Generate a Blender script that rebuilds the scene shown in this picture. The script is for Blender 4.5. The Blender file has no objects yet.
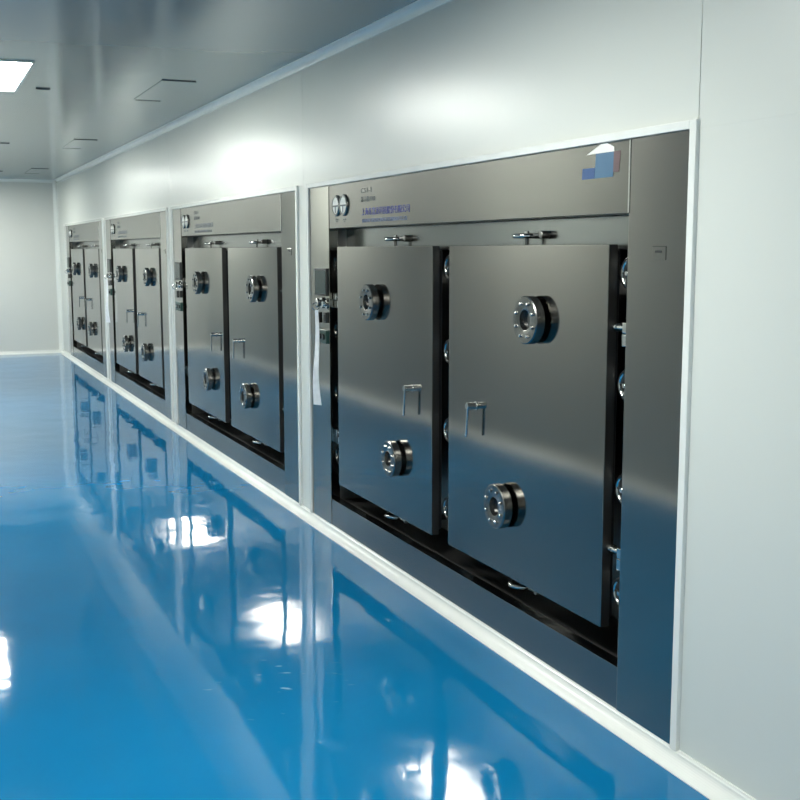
import bpy, bmesh, math, random
from mathutils import Matrix, Vector
random.seed(4)
scene = bpy.context.scene
COL = scene.collection
PI = math.pi

# ------------------------------------------------------------------ materials
def node_mat(name):
    m = bpy.data.materials.new(name); m.use_nodes = True
    nt = m.node_tree; b = nt.nodes['Principled BSDF']
    return m, nt, b

def simple(name, col, rough=0.5, metal=0.0, var=0.06, vscale=6.0, spec=0.5, bump=0.0, coat=0.0):
    m, nt, b = node_mat(name)
    n = nt.nodes; l = nt.links
    tc = n.new('ShaderNodeTexCoord'); no = n.new('ShaderNodeTexNoise')
    no.inputs['Scale'].default_value = vscale; no.inputs['Detail'].default_value = 4
    l.new(tc.outputs['Object'], no.inputs['Vector'])
    r = n.new('ShaderNodeValToRGB')
    r.color_ramp.elements[0].position = 0.3; r.color_ramp.elements[1].position = 0.7
    r.color_ramp.elements[0].color = [c*(1-var) for c in col] + [1]
    r.color_ramp.elements[1].color = [min(1, c*(1+var)) for c in col] + [1]
    l.new(no.outputs['Fac'], r.inputs['Fac']); l.new(r.outputs['Color'], b.inputs['Base Color'])
    b.inputs['Roughness'].default_value = rough; b.inputs['Metallic'].default_value = metal
    b.inputs['Specular IOR Level'].default_value = spec
    b.inputs['Coat Weight'].default_value = coat; b.inputs['Coat Roughness'].default_value = 0.08
    if bump:
        bp = n.new('ShaderNodeBump'); bp.inputs['Strength'].default_value = 1; bp.inputs['Distance'].default_value = bump
        l.new(no.outputs['Fac'], bp.inputs['Height']); l.new(bp.outputs['Normal'], b.inputs['Normal'])
    return m

def steel(name, col, rough, warp=0.0012, grain=0.04, stretch=(1, 0.02, 1), wscale=1.6):
    """brushed stainless sheet: fine grain in the roughness, slow warp in the normal"""
    m, nt, b = node_mat(name); n = nt.nodes; l = nt.links
    g = n.new('ShaderNodeNewGeometry')
    mp = n.new('ShaderNodeMapping'); mp.inputs['Scale'].default_value = (stretch[0]*600, stretch[1]*600, stretch[2]*600)
    l.new(g.outputs['Position'], mp.inputs['Vector'])
    no = n.new('ShaderNodeTexNoise'); no.inputs['Scale'].default_value = 1; no.inputs['Detail'].default_value = 3
    l.new(mp.outputs['Vector'], no.inputs['Vector'])
    mr = n.new('ShaderNodeMapRange'); mr.inputs['To Min'].default_value = max(0.02, rough-grain); mr.inputs['To Max'].default_value = rough+grain
    l.new(no.outputs['Fac'], mr.inputs['Value']); l.new(mr.outputs['Result'], b.inputs['Roughness'])
    r = n.new('ShaderNodeValToRGB')
    r.color_ramp.elements[0].position = 0.25; r.color_ramp.elements[1].position = 0.75
    r.color_ramp.elements[0].color = [c*0.98 for c in col] + [1]; r.color_ramp.elements[1].color = [c*1.02 for c in col] + [1]
    l.new(no.outputs['Fac'], r.inputs['Fac']); l.new(r.outputs['Color'], b.inputs['Base Color'])
    b.inputs['Metallic'].default_value = 1.0
    w = n.new('ShaderNodeTexNoise'); w.inputs['Scale'].default_value = wscale; w.inputs['Detail'].default_value = 1
    l.new(g.outputs['Position'], w.inputs['Vector'])
    bp = n.new('ShaderNodeBump'); bp.inputs['Strength'].default_value = 1; bp.inputs['Distance'].default_value = warp
    l.new(w.outputs['Fac'], bp.inputs['Height']); l.new(bp.outputs['Normal'], b.inputs['Normal'])
    return m

def floor_mat():
    m, nt, b = node_mat('blue_epoxy'); n = nt.nodes; l = nt.links
    g = n.new('ShaderNodeNewGeometry')
    no = n.new('ShaderNodeTexNoise'); no.inputs['Scale'].default_value = 1.1; no.inputs['Detail'].default_value = 3
    l.new(g.outputs['Position'], no.inputs['Vector'])
    r = n.new('ShaderNodeValToRGB')
    r.color_ramp.elements[0].position = 0.3; r.color_ramp.elements[1].position = 0.7
    r.color_ramp.elements[0].color = (*FLOOR_A, 1); r.color_ramp.elements[1].color = (*FLOOR_B, 1)
    l.new(no.outputs['Fac'], r.inputs['Fac'])
    # pale streaks: stretched noise, only inside one round patch
    rt = n.new('ShaderNodeMapping'); rt.inputs['Rotation'].default_value = (0, 0, 0.41)
    l.new(g.outputs['Position'], rt.inputs['Vector'])
    mp = n.new('ShaderNodeMapping'); mp.inputs['Scale'].default_value = (9, 26, 1)
    l.new(rt.outputs['Vector'], mp.inputs['Vector'])
    s = n.new('ShaderNodeTexNoise'); s.inputs['Scale'].default_value = 1.0; s.inputs['Detail'].default_value = 2
    l.new(mp.outputs['Vector'], s.inputs['Vector'])
    th = n.new('ShaderNodeMapRange'); th.inputs['From Min'].default_value = 0.66; th.inputs['From Max'].default_value = 0.72
    l.new(s.outputs['Fac'], th.inputs['Value'])
    dist = n.new('ShaderNodeVectorMath'); dist.operation = 'DISTANCE'; dist.inputs[1].default_value = STREAK_POS
    l.new(g.outputs['Position'], dist.inputs[0])
    dm = n.new('ShaderNodeMapRange'); dm.inputs['From Min'].default_value = 0.12; dm.inputs['From Max'].default_value = 0.34
    dm.inputs['To Min'].default_value = 0.45; dm.inputs['To Max'].default_value = 0
    l.new(dist.outputs['Value'], dm.inputs['Value'])
    mu = n.new('ShaderNodeMath'); mu.operation = 'MULTIPLY'; l.new(th.outputs['Result'], mu.inputs[0]); l.new(dm.outputs['Result'], mu.inputs[1])
    mx = n.new('ShaderNodeMix'); mx.data_type = 'RGBA'
    l.new(mu.outputs[0], mx.inputs['Factor']); l.new(r.outputs['Color'], mx.inputs['A']); mx.inputs['B'].default_value = (0.55, 0.68, 0.72, 1)
    l.new(mx.outputs['Result'], b.inputs['Base Color'])
    b.inputs['Roughness'].default_value = 0.05
    b.inputs['IOR'].default_value = 1.5
    b.inputs['Specular IOR Level'].default_value = 0.45
    w = n.new('ShaderNodeTexNoise'); w.inputs['Scale'].default_value = 2.6; w.inputs['Detail'].default_value = 2; w.inputs['Roughness'].default_value = 0.4
    l.new(g.outputs['Position'], w.inputs['Vector'])
    bp = n.new('ShaderNodeBump'); bp.inputs['Strength'].default_value = 1; bp.inputs['Distance'].default_value = 0.0032
    l.new(w.outputs['Fac'], bp.inputs['Height']); l.new(bp.outputs['Normal'], b.inputs['Normal'])
    return m

def emit_mat(name, col, strength):
    m, nt, b = node_mat(name); n = nt.nodes; l = nt.links
    no = n.new('ShaderNodeTexNoise'); no.inputs['Scale'].default_value = 3
    r = n.new('ShaderNodeValToRGB'); r.color_ramp.elements[0].color = [c*0.97 for c in col]+[1]; r.color_ramp.elements[1].color = [*col, 1]
    l.new(no.outputs['Fac'], r.inputs['Fac']); l.new(r.outputs['Color'], b.inputs['Emission Color'])
    b.inputs['Base Color'].default_value = (0.9, 0.9, 0.9, 1); b.inputs['Emission Strength'].default_value = strength
    return m

FLOOR_A = (0.003, 0.140, 0.320); FLOOR_B = (0.004, 0.160, 0.360)
STREAK_POS = (-0.97, 3.83, 0.0)
LIGHT = 44.0

M = dict(
    wall=simple('painted_panel', (0.62, 0.645, 0.61), 0.30, 0, 0.012, 1.2, spec=0.6, bump=0.0012),
    back=simple('painted_back_panel', (0.60, 0.61, 0.58), 0.35, 0, 0.012, 1.2),
    left=simple('painted_side_panel', (0.50, 0.52, 0.49), 0.45, 0, 0.02, 1.2),
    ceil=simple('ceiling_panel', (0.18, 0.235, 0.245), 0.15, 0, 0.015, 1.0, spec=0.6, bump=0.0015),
    trim=simple('white_aluminium', (0.74, 0.76, 0.735), 0.22, 0.0, 0.02, 8, spec=0.6),
    floor=floor_mat(),
    steel=steel('brushed_steel_stile', (0.31, 0.302, 0.28), 0.105, 0.0010, 0.02),
    door=steel('brushed_steel_door', (0.26, 0.25, 0.23), 0.105, 0.0012, 0.02),
    head=steel('brushed_steel_header', (0.215, 0.21, 0.195), 0.22, 0.0022, 0.015),
    sill=steel('brushed_steel_sill', (0.22, 0.23, 0.225), 0.2, 0.0012),
    inner=steel('dull_chamber_steel', (0.26, 0.26, 0.25), 0.40, 0.001),
    edge=steel('ground_door_edge', (0.10, 0.10, 0.097), 0.45, 0.001),
    black=simple('black_gasket', (0.012, 0.012, 0.012), 0.6),
    chrome=simple('polished_steel', (0.62, 0.62, 0.60), 0.14, 1.0, 0.05, 30),
    flange=simple('machined_flange_steel', (0.22, 0.22, 0.21), 0.27, 1.0, 0.18, 90),
    glass=simple('dark_sight_glass', (0.01, 0.012, 0.014), 0.05, 0, 0.02, 5, spec=0.8),
    screen=simple('dark_screen_glass', (0.025, 0.045, 0.042), 0.2, 0, 0.05, 5, spec=0.2),
    dark=simple('dark_plastic', (0.02, 0.022, 0.022), 0.35),
    green=simple('green_black_button', (0.02, 0.06, 0.05), 0.3),
    dial=simple('white_dial', (0.78, 0.80, 0.78), 0.4),
    ribbon=simple('white_ribbon', (0.80, 0.82, 0.85), 0.7, 0, 0.08, 30),
    ink=simple('blue_ink', (0.035, 0.05, 0.30), 0.4),
    paleink=simple('pale_blue_ink', (0.22, 0.27, 0.42), 0.4),
    greyink=simple('grey_ink', (0.10, 0.12, 0.13), 0.4),
    greyprint=simple('soft_grey_ink', (0.20, 0.22, 0.24), 0.4),
    sblue=simple('sticker_mid_blue', (0.055, 0.14, 0.24), 0.4),
    sdark=simple('sticker_deep_blue', (0.02, 0.07, 0.20), 0.4),
    swhite=simple('sticker_white', (0.80, 0.80, 0.76), 0.4),
    srose=simple('sticker_rose', (0.12, 0.075, 0.08), 0.4),
    lamp=emit_mat('lamp_diffuser', (0.98, 1.0, 0.935), LIGHT),
    vent=simple('vent_dark', (0.03, 0.035, 0.04), 0.6),
)

# ------------------------------------------------------------------ mesh helpers
class MB:
    def __init__(s): s.bm = bmesh.new()
    def _mat(s, faces, mi):
        for f in faces: f.material_index = mi
    def box(s, x0, x1, y0, y1, z0, z1, bev=0.0, mi=0, seg=2):
        r = bmesh.ops.create_cube(s.bm, size=1.0); vs = r['verts']
        for v in vs:
            v.co = Vector(((x0+x1)/2+v.co.x*(x1-x0), (y0+y1)/2+v.co.y*(y1-y0), (z0+z1)/2+v.co.z*(z1-z0)))
        fs = set(f for v in vs for f in v.link_faces)
        if bev:
            es = list(set(e for v in vs for e in v.link_edges))
            r = bmesh.ops.bevel(s.bm, geom=es, offset=bev, segments=seg, profile=0.6, affect='EDGES')
            fs = set(f for f in fs if f.is_valid) | set(r['faces'])
        s._mat(fs, mi); return s
    def lathe(s, prof, c, axis, n=40, mi=0, close=True):
        """prof: (distance along axis, radius) pairs"""
        a = Vector(axis).normalized(); t = Vector((0, 0, 1)) if abs(a.z) < 0.9 else Vector((0, 1, 0))
        u = a.cross(t).normalized(); w = a.cross(u)
        rings = []
        for d, r in prof:
            if r < 1e-6: rings.append([s.bm.verts.new(Vector(c)+a*d)])
            else: rings.append([s.bm.verts.new(Vector(c)+a*d+(u*math.cos(2*PI*k/n)+w*math.sin(2*PI*k/n))*r) for k in range(n)])
        for A, B in zip(rings, rings[1:]):
            for k in range(n):
                k2 = (k+1) % n
                if len(A) == 1 and len(B) == 1: continue
                if len(A) == 1: q = (A[0], B[k], B[k2])
                elif len(B) == 1: q = (A[k], B[0], A[k2])
                else: q = (A[k], B[k], B[k2], A[k2])
                f = s.bm.faces.new(q); f.smooth = True; f.material_index = mi
        return s
    def cyl(s, a, b, r, n=20, mi=0, bev=0.0015):
        a = Vector(a); b = Vector(b); L = (b-a).length; e = min(bev, r*0.4, L*0.4)
        return s.lathe([(0, 0), (0, r-e), (e, r), (L-e, r), (L, r-e), (L, 0)], a, b-a, n, mi)
    def torus(s, c, axis, R, r, n=40, m=12, mi=0):
        a = Vector(axis).normalized()
        prof = [(r*math.sin(2*PI*k/m), R+r*math.cos(2*PI*k/m)) for k in range(m+1)]
        return s.lathe(prof, c, a, n, mi)
    def tube(s, pts, r, n=12, mi=0):
        pts = [Vector(p) for p in pts]; rings = []
        up = Vector((0.3, 0.2, 1)).normalized()
        for i, p in enumerate(pts):
            d = (pts[min(i+1, len(pts)-1)]-pts[max(i-1, 0)]).normalized()
            u = d.cross(Vector((1, 0.1, 0.05))).normalized(); w = d.cross(u)
            rings.append([s.bm.verts.new(p+(u*math.cos(2*PI*k/n)+w*math.sin(2*PI*k/n))*r) for k in range(n)])
        for A, B in zip(rings, rings[1:]):
            for k in range(n):
                f = s.bm.faces.new((A[k], A[(k+1) % n], B[(k+1) % n], B[k])); f.smooth = True; f.material_index = mi
        s.bm.faces.new(rings[0]); s.bm.faces.new(list(reversed(rings[-1])))
        return s
    def prism(s, poly, d, to3, mi=0, smooth=False):
        """poly in a plane, extruded: to3(a,b,t) with t in (0,d)"""
        A = [s.bm.verts.new(to3(a, b, 0)) for a, b in poly]; B = [s.bm.verts.new(to3(a, b, d)) for a, b in poly]
        fs = [s.bm.faces.new(A), s.bm.faces.new(list(reversed(B)))]
        for k in range(len(A)):
            k2 = (k+1) % len(A); f = s.bm.faces.new((A[k], B[k], B[k2], A[k2])); f.smooth = smooth; fs.append(f)
        s._mat(fs, mi); return s
    def build(s, name, mats, parent=None):
        bmesh.ops.remove_doubles(s.bm, verts=s.bm.verts, dist=1e-6)
        bmesh.ops.recalc_face_normals(s.bm, faces=s.bm.faces)
        for e in s.bm.edges:
            if len(e.link_faces) == 2 and e.calc_face_angle(0) > math.radians(32): e.smooth = False
        me = bpy.data.meshes.new(name); s.bm.to_mesh(me); s.bm.free()
        for m in (mats if isinstance(mats, (list, tuple)) else [mats]): me.materials.append(m)
        o = bpy.data.objects.new(name, me); COL.objects.link(o)
        if parent: o.parent = parent
        return o

def tag(o, label=None, cat=None, group=None, kind=None):
    if label: o['label'] = label
    if cat: o['category'] = cat
    if group: o['group'] = group
    if kind: o['kind'] = kind
    return o
def struct(o, label=None, cat='room'):
    o['kind'] = 'structure'
    if label: o['label'] = label
    o['category'] = cat
    return o
def empty(name, loc):
    o = bpy.data.objects.new(name, None); COL.objects.link(o); o.location = loc; o.empty_display_size = 0.1
    return o
def copy_tree(o, parent=None):
    c = o.copy(); COL.objects.link(c); c.parent = parent
    for ch in list(o.children): copy_tree(ch, c)
    return c
def text_part(name, body, size, loc, mat, parent, width=None, extrude=0.0006, spacing=1.0):
    """lettering on the steel: reads along -y, up is z, faces -x"""
    cu = bpy.data.curves.new(name, 'FONT'); cu.body = body; cu.size = size; cu.extrude = extrude
    cu.space_character = spacing; cu.resolution_u = 2
    t = bpy.data.objects.new(name, cu); COL.objects.link(t)
    bpy.context.view_layer.update()
    dg = bpy.context.evaluated_depsgraph_get()
    me = bpy.data.meshes.new_from_object(t.evaluated_get(dg))
    COL.objects.unlink(t); bpy.data.objects.remove(t); 
    xs = [v.co.x for v in me.vertices] or [0, 1]; x0, x1 = min(xs), max(xs)
    k = (width/(x1-x0)) if width else 1.0
    for v in me.vertices:
        x, y, z = v.co
        v.co = Vector((loc[0]-z, loc[1]-(x-x0)*k, loc[2]+y))
    me.materials.clear(); me.materials.append(mat)
    o = bpy.data.objects.new(name, me); COL.objects.link(o); o.parent = parent
    return o

# ------------------------------------------------------------------ dimensions
Y0, PITCH, WID = 2.742, 3.700, 3.462
NCAB = 4
TOP = 1.948; BOT = 0.045
CEIL = 2.672
YFAR = 18.27; YNEAR = -2.5
XL = -2.30; XWIDE = -3.9; YWIDE = 5.0
starts = [Y0 + PITCH*i for i in range(NCAB)]

# ------------------------------------------------------------------ room shell
b = MB(); b.box(XWIDE-0.1, 0.0, YNEAR-0.1, YFAR+0.1, -0.08, 0.0)
struct(b.build('floor', M['floor']), 'glossy blue epoxy floor')
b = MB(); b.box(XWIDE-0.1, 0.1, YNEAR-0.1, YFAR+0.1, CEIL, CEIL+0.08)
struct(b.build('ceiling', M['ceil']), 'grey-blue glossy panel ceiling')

# right wall: panels with fine joints, openings where the chambers are let in
b = MB(); g = 0.0015; T = 0.06
seams = [2.717] + [s + WID + 0.119 for s in starts[:-1]]
edges = [YNEAR] + seams + [YFAR]
for a, c in zip(edges, edges[1:]):
    b.box(0, T, a+g, c-g, TOP+0.0, CEIL, 0.0008)
b.box(0, T, YNEAR, seams[0]-g, -0.02, TOP, 0.0)
b.box(0, T, seams[0]-g, starts[0], -0.02, TOP)
for i, s in enumerate(starts):
    e = starts[i+1] if i+1 < NCAB else YFAR
    b.box(0, T, s+WID, e, -0.02, TOP)
    b.box(0, T, s, s+WID, -0.02, BOT)
b.box(T, T+0.02, YNEAR, YFAR, TOP, CEIL)
struct(b.build('wall_right', M['wall']), 'pale grey-green painted panel wall with steel chambers set into it')
b = MB(); b.box(XL-0.1, 0.1, YFAR, YFAR+0.1, -0.02, CEIL+0.02)
struct(b.build('wall_back', M['back']), 'pale end wall of the corridor')
b = MB(); b.box(XL-0.1, XL, YWIDE, YFAR, -0.02, CEIL+0.02); b.box(XWIDE, XL-0.1, YWIDE, YWIDE+0.1, -0.02, CEIL+0.02)
b.box(XWIDE-0.1, XWIDE, YNEAR, YWIDE+0.1, -0.02, CEIL+0.02)
struct(b.build('wall_left', M['left']), 'pale side wall opposite the chambers')
b = MB(); b.box(XWIDE-0.1, 0.1, YNEAR-0.1, YNEAR, -0.02, CEIL+0.02)
struct(b.build('wall_front', M['left']), 'pale wall behind the viewpoint')

# skirting cove: concave aluminium profile
def cove(px):
    pts = [(0, 0.050), (-0.005, 0.050), (-0.007, 0.044)]
    for k in range(9):
        a = math.radians(90*k/8); pts.append((-0.010-0.043*(1-math.cos(a)), 0.041-0.036*math.sin(a)))
    pts += [(-0.057, 0.003), (-0.057, 0.0), (0, 0.0)]
    return [(x*px, z) for x, z in pts]
b = MB(); b.prism(cove(1), YFAR-YNEAR, lambda a, c, t: Vector((a, YNEAR+t, c)))
struct(b.build('baseboard_right', M['trim']), 'white aluminium cove skirting along the chamber wall')
b = MB(); b.prism(cove(1), -XL, lambda a, c, t: Vector((XL+t, YFAR+a, c)))
struct(b.build('baseboard_back', M['trim']), 'white skirting at the foot of the end wall')
b = MB(); b.prism(cove(-1), YFAR-YWIDE, lambda a, c, t: Vector((XL+a, YWIDE+t, c)))
struct(b.build('baseboard_left', M['trim']), 'white skirting at the foot of the opposite wall')
# ceiling cove and corner cove
b = MB(); b.prism([(0, 0), (-0.045, 0), (-0.044, -0.004), (-0.03, -0.008), (-0.018, -0.015), (-0.008, -0.027), (-0.004, -0.043), (0, -0.045)], YFAR-YNEAR, lambda a, c, t: Vector((a, YNEAR+t, CEIL+c)), smooth=True)
struct(b.build('trim_1', M['trim']), 'white cove strip between wall and ceiling')
b = MB(); b.prism([(0, 0), (-0.045, 0), (-0.044, -0.004), (-0.03, -0.008), (-0.018, -0.015), (-0.008, -0.027), (-0.004, -0.043), (0, -0.045)], -XL, lambda a, c, t: Vector((XL+t, YFAR+a, CEIL+c)), smooth=True)
struct(b.build('trim_2', M['trim']), 'white cove strip over the end wall')
b = MB(); b.prism([(0, 0), (-0.06, 0), (-0.058, -0.006), (-0.04, -0.010), (-0.022, -0.020), (-0.010, -0.036), (-0.006, -0.058), (0, -0.06)], CEIL-0.045-0.05, lambda a, c, t: Vector((a, YFAR+c, 0.05+t)), smooth=True)
struct(b.build('trim_3', M['trim']), 'white cove strip in the far corner')
# white surround trims of each chamber
for i, s in enumerate(starts):
    b = MB(); w = 0.032; pr = 0.014
    b.box(-pr, 0.004, s-w, s-0.001, 0.045, TOP+w*0.85, 0.003)
    b.box(-pr, 0.004, s+WID+0.001, s+WID+w, 0.045, TOP+w*0.85, 0.003)
    b.box(-pr, 0.004, s-0.001, s+WID+0.001, TOP+0.001, TOP+w*0.85, 0.003)
    struct(b.build('trim_%d' % (4+i), M['trim']), 'white aluminium surround of chamber frame')

# ------------------------------------------------------------------ one chamber (local: x into wall +, y away from viewer, z up)
def make_wheel(parent, c, axis, label=None):
    """small hand wheel: rim, dished web with hub; axis points away from the door gap"""
    a = Vector(axis).normalized(); c = Vector(c)
    r = MB(); r.torus(c, a, 0.0475, 0.0088, 40, 12)
    rim = r.build('clamping_wheel', M['chrome'], parent)
    h = MB()
    h.lathe([(-0.004, 0), (-0.004, 0.041), (0.002, 0.041), (0.006, 0.014), (0.006, 0)], c, a, 28, 0)
    h.cyl(c+a*0.004, c+a*0.020, 0.009, 16, 1)
    for k in range(3):
        ang = 2*PI*k/3; t = Vector((0, 0, 1)) if abs(a.z) < 0.9 else Vector((0, 1, 0))
        u = a.cross(t).normalized(); w = a.cross(u); d = u*math.cos(ang)+w*math.sin(ang)
        h.cyl(c+a*0.005+d*0.008, c+a*0.003+d*0.04, 0.005, 10, 0)
    h.build('wheel_hub', [M['dark'], M['chrome']], rim)
    return rim

def make_porthole(door, u, z):
    c = (0, u, z); ax = (-1, 0, 0)
    f = MB()
    f.lathe([(0.0, 0.0), (0.0, 0.058), (0.011, 0.058), (0.011, 0.086), (0.014, 0.0895),
             (0.046, 0.0895), (0.050, 0.0855), (0.050, 0.042), (0.048, 0.038), (0.028, 0.036), (0.028, 0.0)], c, ax, 56)
    f.build('porthole_flange', M['flange'], door)
    g = MB(); g.lathe([(0.0285, 0.0), (0.0285, 0.0355), (0.0305, 0.0355), (0.0310, 0.0)], c, ax, 32)
    g.build('sight_glass', M['glass'], door)
    for k in range(8):
        a = 2*PI*(k+0.5)/8; y = u+0.064*math.cos(a); zz = z+0.064*math.sin(a)
        bo = MB()
        bo.lathe([(0.049, 0.0), (0.049, 0.0082), (0.0507, 0.0082), (0.0507, 0.0)], (0, y, zz), ax, 14, 1)
        bo.lathe([(0.0505, 0.0), (0.0505, 0.0066), (0.0565, 0.0064), (0.058, 0.0045), (0.058, 0)], (0, y, zz), ax, 6)
        bo.build('flange_bolt', [M['chrome'], M['flange']], door)

def make_chamber():
    root = empty('drying_chamber', (0, Y0, 0))
    OY0, OY1, OZ0, OZ1 = 0.305, 3.138, 0.199, 1.716
    # stiles
    b = MB(); b.box(-0.005, 0.05, 0, OY0, BOT, TOP, 0.0015); s1 = b.build('side_panel', M['steel'], root)
    b = MB(); b.box(-0.005, 0.05, OY1, WID, BOT, TOP, 0.0015); s2 = b.build('side_panel', M['steel'], root)
    b = MB(); b.box(-0.002, 0.05, OY0+0.002, OY1-0.002, OZ1, TOP, 0.002); hd = b.build('header_panel', M['head'], root)
    b = MB(); b.box(-0.002, 0.05, OY0+0.002, OY1-0.002, BOT, OZ0, 0.002)
    b.box(-0.004, 0.0, OY0+0.002, OY1-0.002, OZ0-0.004, OZ0+0.001, 0.0008); b.build('sill_panel', M['sill'], root)
    a = MB(); a.box(-0.0075, 0.0, OY0-0.004, OY0+0.004, OZ1, TOP-0.001, 0.001); a.build('seam_strip', M['chrome'], root)
    # recess lining
    b = MB(); D = 0.30
    b.box(D, D+0.02, 0.02, WID-0.02, 0.06, TOP-0.02)
    b.box(0.05, D, 0.02, OY0, 0.06, TOP-0.02); b.box(0.05, D, OY1, WID-0.02, 0.06, TOP-0.02)
    b.box(0.05, D, OY0, OY1, OZ1, TOP-0.02)
    # chamber mouth flange standing proud of the back
    b.box(0.14, D, OY0+0.05, OY1-0.05, 1.64, 1.70, 0.004)
    b.box(0.14, D, OY0, OY0+0.16, 0.24, 1.64, 0.004); b.box(0.14, D, OY1-0.16, OY1, 0.24, 1.64, 0.004)
    b.box(0.14, D, 1.66, 1.78, 0.24, 1.64, 0.004)
    b.build('chamber_interior', M['inner'], root)
    b = MB(); b.box(0.10, 0.11, OY0+0.001, OY1-0.001, 1.60, OZ1-0.002, 0.001); b.build('lintel_plate', M['sill'], root)
    b = MB(); b.box(0.05, D, OY0, OY1, 0.10, OZ0-0.01); b.build('drip_tray', M['black'], root)
    # doors
    for k, (u0, u1, holes, hu) in enumerate([(0.419, 1.628, [(0.889, 1.341), (1.113, 0.588)], 1.368),
                                             (1.800, 3.020, [(2.480, 1.340), (2.205, 0.592)], 2.018)]):
        b = MB(); b.box(0.0, 0.036, u0, u1, 0.303, 1.617, 0.003, seg=3)
        for f in b.bm.faces:
            if abs(f.normal.y) > 0.9 or abs(f.calc_center_median().x) > 0.01: f.material_index = 1
        d = b.build('door', [M['door'], M['edge']], root)
        g = MB(); g.box(0.036, 0.060, u0+0.02, u1-0.02, 0.323, 1.597, 0.004); g.build('door_gasket', M['black'], d)
        for (u, z) in holes: make_porthole(d, u, z)
        h = MB(); h.cyl((0.001, hu, 0.957), (-0.045, hu, 0.957), 0.0145, 20)
        h.lathe([(0.0, 0.0), (0.0, 0.019), (0.003, 0.019), (0.004, 0.0)], (0, hu, 0.957), (-1, 0, 0), 20)
        hn = h.build('door_handle', M['chrome'], d)
        h = MB(); h.tube([(-0.038, hu, 0.950), (-0.039, hu+0.002, 0.93), (-0.040, hu+0.010, 0.835)], 0.006)
        h.lathe([(-0.006, 0), (-0.006, 0.005), (0, 0.0065), (0.006, 0.005), (0.006, 0)], (-0.040, hu+0.010, 0.835), (0, 0, 1), 12)
        h.build('handle_rod', M['chrome'], d)
        um = (u0+u1)/2
        for zz, sg in ((1.652, 1), (0.268, -1)):
            uw = um + (0.05 if k == 0 else -0.05)
            make_wheel(root, (0.062, uw, zz), (0, 0, sg))
            a = MB(); a.cyl((0.062, uw, zz-sg*0.04), (0.062, uw, zz+sg*0.006), 0.008, 14)
            a.cyl((0.062, uw-0.03, zz), (0.075, uw-0.085, zz+sg*0.004), 0.009, 14)
            a.cyl((0.066, uw-0.095, zz+sg*0.004), (0.30, uw-0.11, zz+sg*0.004), 0.015, 14)
            a.build('clamp_arm', M['inner'], root)
    # wheels in the upright gaps
    for u, x in ((0.362, 0.050), (1.740, 0.060), (3.080, 0.070)):
        for z in (1.522, 1.150, 0.795, 0.436):
            make_wheel(root, (x, u, z), (-1, 0, 0))
            a = MB(); a.cyl((x, u, z), (0.145, u, z), 0.0095, 14)
            a.lathe([(0, 0), (0, 0.022), (0.02, 0.022), (0.024, 0.012), (0.024, 0)], (0.142, u, z), (-1, 0, 0), 20)
            a.build('clamp_shaft', M['flange'], root)
    # hinge clamps beside each outer door edge
    for u, sg in ((0.419, -1), (3.020, 1)):
        for z in (1.344, 0.584):
            a = MB()
            a.cyl((0.030, u-sg*0.004, z), (0.030, u+sg*0.066, z), 0.0125, 18)
            a.lathe([(0, 0.0125), (0, 0.017), (0.012, 0.017), (0.012, 0.0125)], (0.030, u+sg*0.012, z), (0, sg, 0), 18)
            a.box(0.014, 0.10, min(u+sg*0.064, u+sg*0.108), max(u+sg*0.064, u+sg*0.108), z-0.018, z+0.018, 0.003)
            a.box(0.020, 0.07, min(u+sg*0.055, u+sg*0.108), max(u+sg*0.055, u+sg*0.108), z-0.062, z-0.022, 0.003)
            a.build('hinge_clamp', M['chrome'], root)
    # pressure gauges on the header
    for u in (3.012, 2.897):
        a = MB(); a.lathe([(0, 0.0), (0, 0.056), (0.006, 0.057), (0.011, 0.054), (0.011, 0.045), (0.007, 0.044), (0.007, 0)], (-0.002, u, 1.835), (-1, 0, 0), 40)
        gz = a.build('pressure_gauge', [M['flange']], root)
        a = MB(); a.lathe([(0.0072, 0), (0.0072, 0.0435), (0.0082, 0.0435), (0.0084, 0)], (-0.002, u, 1.835), (-1, 0, 0), 32)
        a.build('gauge_dial', M['dial'], gz)
        a = MB(); a.box(-0.0125, -0.0100, u-0.043, u+0.043, 1.829, 1.837, 0)
        a.box(-0.0125, -0.0100, u-0.0035, u+0.0035, 1.795, 1.832, 0)
        a.build('gauge_pointer', M['greyink'], gz)
        a = MB(); a.box(-0.0035, -0.0018, u-0.022, u+0.022, 1.757, 1.764, 0); a.box(-0.0035, -0.0018, u-0.014, u+0.014, 1.749, 1.753, 0)
        a.build('caption_mark', M['greyink'], root)
    # controls on the far stile
    u = 3.235
    a = MB(); a.box(-0.020, -0.004, u-0.090, u+0.110, 1.345, 1.498, 0.004); sc = a.build('control_screen', M['dark'], root)
    a = MB(); a.box(-0.0215, -0.019, u-0.078, u+0.098, 1.357, 1.486, 0.001); a.build('screen_glass', M['screen'], sc)
    # key switch with ring, and a smaller chrome knob
    a = MB(); a.lathe([(0, 0), (0, 0.030), (0.012, 0.030), (0.014, 0.018), (0.024, 0.017), (0.027, 0.025), (0.038, 0.025), (0.041, 0.020), (0.041, 0)], (-0.004, u+0.010, 1.305), (-1, 0, 0), 28)
    kn = a.build('valve_knob', M['chrome'], root)
    a = MB(); a.torus((-0.047, u+0.010, 1.285), (0.25, 1, 0), 0.020, 0.003, 28, 8); a.build('knob_ring', M['chrome'], kn)
    a = MB(); a.lathe([(0, 0), (0, 0.024), (0.010, 0.024), (0.012, 0.012), (0.020, 0.011), (0.023, 0.018), (0.032, 0.016), (0.034, 0)], (-0.004, u-0.066, 1.300), (-1, 0, 0), 24)
    a.build('selector_knob', M['chrome'], root)
    a = MB(); a.box(-0.022, -0.004, u-0.085, u-0.035, 1.195, 1.255, 0.004); bt = a.build('rocker_switch', M['dark'], root)
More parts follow.
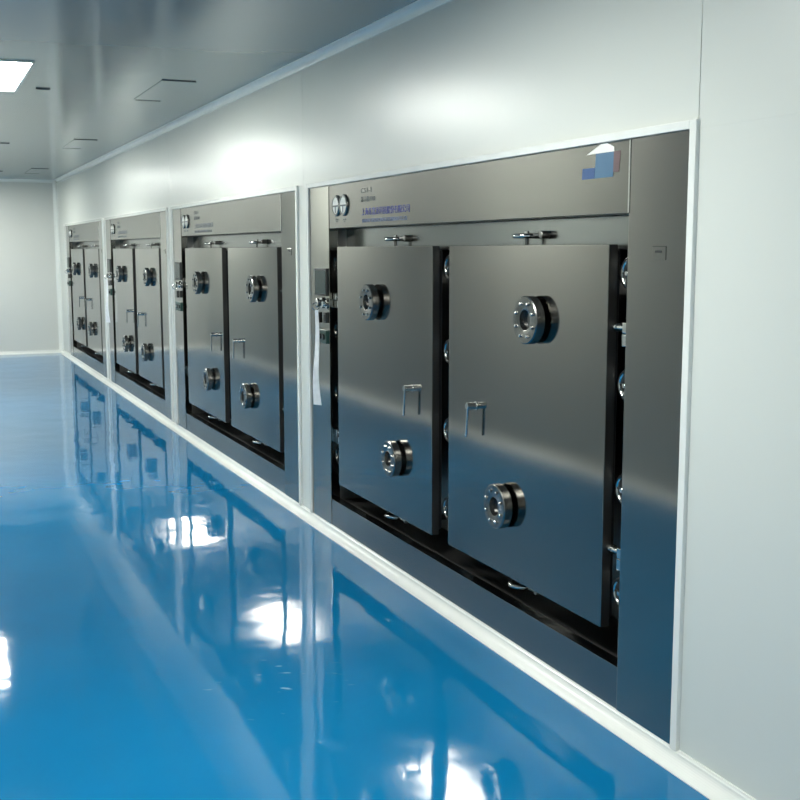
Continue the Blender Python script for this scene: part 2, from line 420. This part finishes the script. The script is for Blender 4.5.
    a = MB(); a.box(-0.026, -0.020, u-0.075, u-0.045, 1.205, 1.245, 0.003); a.build('switch_cap', M['dark'], bt)
    a = MB(); a.box(-0.018, -0.004, u+0.055, u+0.095, 1.190, 1.250, 0.004); a.build('rocker_switch', M['dark'], root)
    a = MB(); a.box(-0.026, -0.004, u-0.095, u+0.085, 1.080, 1.155, 0.004); bx = a.build('button_box', M['green'], root)
    for q in (-0.06, -0.005, 0.05):
        a = MB(); a.cyl((-0.025, u+q, 1.118), (-0.036, u+q, 1.118), 0.017, 20); a.build('push_button', M['dark' if q < 0.04 else 'chrome'], bx)
    # recessed latch on the near stile
    a = MB()
    a.box(-0.0075, -0.004, 0.104, 0.172, 1.568, 1.610, 0.0015, 0)
    a.box(-0.0079, -0.0070, 0.122, 0.156, 1.590, 1.597, 0, 1)
    lt = a.build('latch_plate', [M['steel'], M['dark']], root)
    # printed lines
    tx = -0.0026
    text_part('maker_lettering', '上海东富龙科技股份有限公司', 0.040, (tx, 2.645, 1.776), M['ink'], root, 0.60)
    text_part('maker_lettering', 'SHANGHAI TOFFLON SCIENCE & TECHNOLOGY CO., LTD.', 0.026, (tx, 2.640, 1.738), M['paleink'], root, 0.57)
    text_part('number_lettering', 'CS1-1', 0.036, (tx, 2.655, 1.885), M['greyink'], root, 0.14)
    text_part('number_lettering', '冻干机-F768', 0.032, (tx, 2.655, 1.842), M['greyink'], root, 0.19)
    return root

GRP = 'steel chambers let into the wall'
proto = make_chamber()
labels = ['nearest steel drying chamber, with the blue and white sticker on its header',
          'second steel drying chamber from the viewer, between two pale wall strips, no ribbon',
          'third steel drying chamber from the viewer, short white ribbon at its left side',
          'farthest and smallest steel drying chamber, next to the end wall']
chambers = []
for i in range(NCAB):
    o = proto if i == 0 else copy_tree(proto)
    o.location = (0, starts[i], 0)
    tag(o, labels[i], 'drying chamber', GRP); chambers.append(o)
    if i:   # the printing on the farther chambers is plain grey
        for ch in o.children:
            if ch.name.startswith('maker_lettering'):
                ch.material_slots[0].link = 'OBJECT'; ch.material_slots[0].material = M['greyprint']

# the sticker is only on the nearest header
a = MB(); X = 0.001
def flat(poly, mi): a.prism(poly, X, lambda p, q, t: Vector((-0.0022-t, p, q)), mi)
flat([(0.560, 1.917), (0.398, 1.917), (0.400, 1.932), (0.440, 1.9465), (0.475, 1.9465)], 0)
flat([(0.505, 1.917), (0.400, 1.917), (0.403, 1.836), (0.510, 1.836)], 1)
flat([(0.585, 1.872), (0.510, 1.872), (0.512, 1.836), (0.588, 1.836)], 2)
flat([(0.400, 1.917), (0.362, 1.917), (0.370, 1.850), (0.402, 1.850)], 3)
st = a.build('header_sticker', [M['swhite'], M['sblue'], M['sdark'], M['srose']], chambers[0]); st['label'] = 'white and blue sticker'

# ribbons hanging from the valve knobs
def ribbon(y, ztop, L, w0, w1, label):
    b = MB(); n = 26; A = []; x0 = -0.050
    for k in range(n+1):
        t = k/n; w = w0+(w1-w0)*t; tw = -0.45+0.12*math.sin(t*4.0)
        cx = x0+0.006*math.sin(t*7); cy = y+0.01*t+0.004*math.sin(t*9); z = ztop-L*t
        dx, dy = math.sin(tw)*w/2, math.cos(tw)*w/2
        th = 0.0012
        row = [Vector((cx-dx-th, cy-dy, z)), Vector((cx+dx-th, cy+dy, z)), Vector((cx+dx+th, cy+dy, z)), Vector((cx-dx+th, cy-dy, z))]
        A.append([b.bm.verts.new(p) for p in row])
    for P, Q in zip(A, A[1:]):
        for k in range(4):
            f = b.bm.faces.new((P[k], P[(k+1) % 4], Q[(k+1) % 4], Q[k])); f.smooth = k in (0, 2)
    b.bm.faces.new(A[0]); b.bm.faces.new(A[-1])
    b.torus((x0+0.002, y, ztop+0.002), (0.2, 0, 1), w0*0.3, 0.0022, 16, 6)
    tag(b.build('ribbon_strip', M['ribbon']), label, 'ribbon', 'white ribbons on valve knobs')
ribbon(starts[0]+3.225, 1.262, 0.535, 0.024, 0.056, 'long white ribbon hanging from the valve knob of the nearest chamber')
ribbon(starts[2]+3.225, 1.262, 0.50, 0.03, 0.07, 'white ribbon hanging from the knob of the third chamber')

# ------------------------------------------------------------------ ceiling lamps
LY = [-1.31, 3.12, 7.55, 11.98, 16.41]
lab = ['lit rectangular ceiling lamp behind the viewpoint', 'lit rectangular ceiling lamp opposite the nearest chamber',
       'bright rectangular ceiling lamp at the upper left edge of the photo', 'lit rectangular ceiling lamp opposite the third chamber, mirrored in the blue floor',
       'lit rectangular ceiling lamp nearest the end wall']
for y, lb in zip(LY, lab):
    r = empty('ceiling_lamp', (-1.60, y, CEIL)); tag(r, lb, 'ceiling lamp', 'rectangular lamps in the ceiling')
    b = MB(); w, L = 0.19, 0.64
    b.box(-w, w, -L, -L+0.014, -0.010, 0.0, 0.001); b.box(-w, w, L-0.014, L, -0.010, 0.0, 0.001)
    b.box(-w, -w+0.014, -L+0.014, L-0.014, -0.010, 0.0, 0.001); b.box(w-0.014, w, -L+0.014, L-0.014, -0.010, 0.0, 0.001)
    b.build('lamp_frame', M['trim'], r)
    b = MB(); b.box(-w+0.014, w-0.014, -L+0.014, L-0.014, -0.007, -0.001); b.build('lamp_diffuser', M['lamp'], r)

# flush service hatches beside the wall, each with a dark slot and a row of holes
HY = [7.83, 12.02, 16.3]
for y, lb in zip(HY, ['flush ceiling hatch above the second chamber, nearest of the row', 'flush ceiling hatch above the third chamber', 'flush ceiling hatch closest to the end wall']):
    r = empty('ceiling_hatch', (-0.49, y, CEIL)); tag(r, lb, 'ceiling hatch', 'flush hatches in the ceiling')
    b = MB(); b.box(-0.105, 0.105, -0.50, 0.50, -0.003, 0, 0.001); b.build('hatch_panel', M['ceil'], r)
    b = MB(); b.box(-0.11, 0.11, -0.515, -0.500, -0.005, 0.0); b.build('slot', M['vent'], r)
    b = MB()
    for k in range(9): b.box(-0.09+k*0.0205, -0.078+k*0.0205, 0.495, 0.53, -0.005, -0.0)
    b.build('vent_holes', M['vent'], r)
for y, x, lb in ((8.02, -1.25, 'small dark slot vent in the ceiling right of the bright lamp'), (12.2, -1.19, 'small dark slot vent in the ceiling at the left edge, further back'), (16.5, -0.95, 'small dark slot vent in the ceiling close to the end wall')):
    b = MB(); b.box(-0.045, 0.045, -0.02, 0.02, -0.006, 0.0, 0.002, 0); b.box(-0.038, 0.038, -0.013, 0.013, -0.007, -0.005, 0, 0)
    o = b.build('slot_vent', M['vent']); o.location = (x, y, CEIL); tag(o, lb, 'air vent', 'small slot vents in the ceiling')

# ------------------------------------------------------------------ world, camera, view
w = bpy.data.worlds.new('World'); scene.world = w; w.use_nodes = True
w.node_tree.nodes['Background'].inputs['Color'].default_value = (0.02, 0.022, 0.024, 1)
R = Vector((0.9177520140300411, -0.3971523241017839, -0.0011279203672255533))
U = Vector((0.053769965432415044, 0.1214384568529051, 0.9911415095810396))
F = Vector((0.39349718113501153, 0.9096827648459306, -0.13280525509581012))
cd = bpy.data.cameras.new('camera'); cam = bpy.data.objects.new('camera', cd); COL.objects.link(cam)
cd.sensor_width = 36; cd.lens = 36*1121.15/800; cd.clip_start = 0.05
mt = Matrix((R, U, -F)).transposed().to_4x4(); mt.translation = Vector((-2.12185, 0, 1.6)); cam.matrix_world = mt
scene.camera = cam
vs = scene.view_settings; vs.view_transform = 'Standard'; vs.look = 'None'; vs.gamma = 1; vs.use_curve_mapping = False
vs.exposure = 0.6
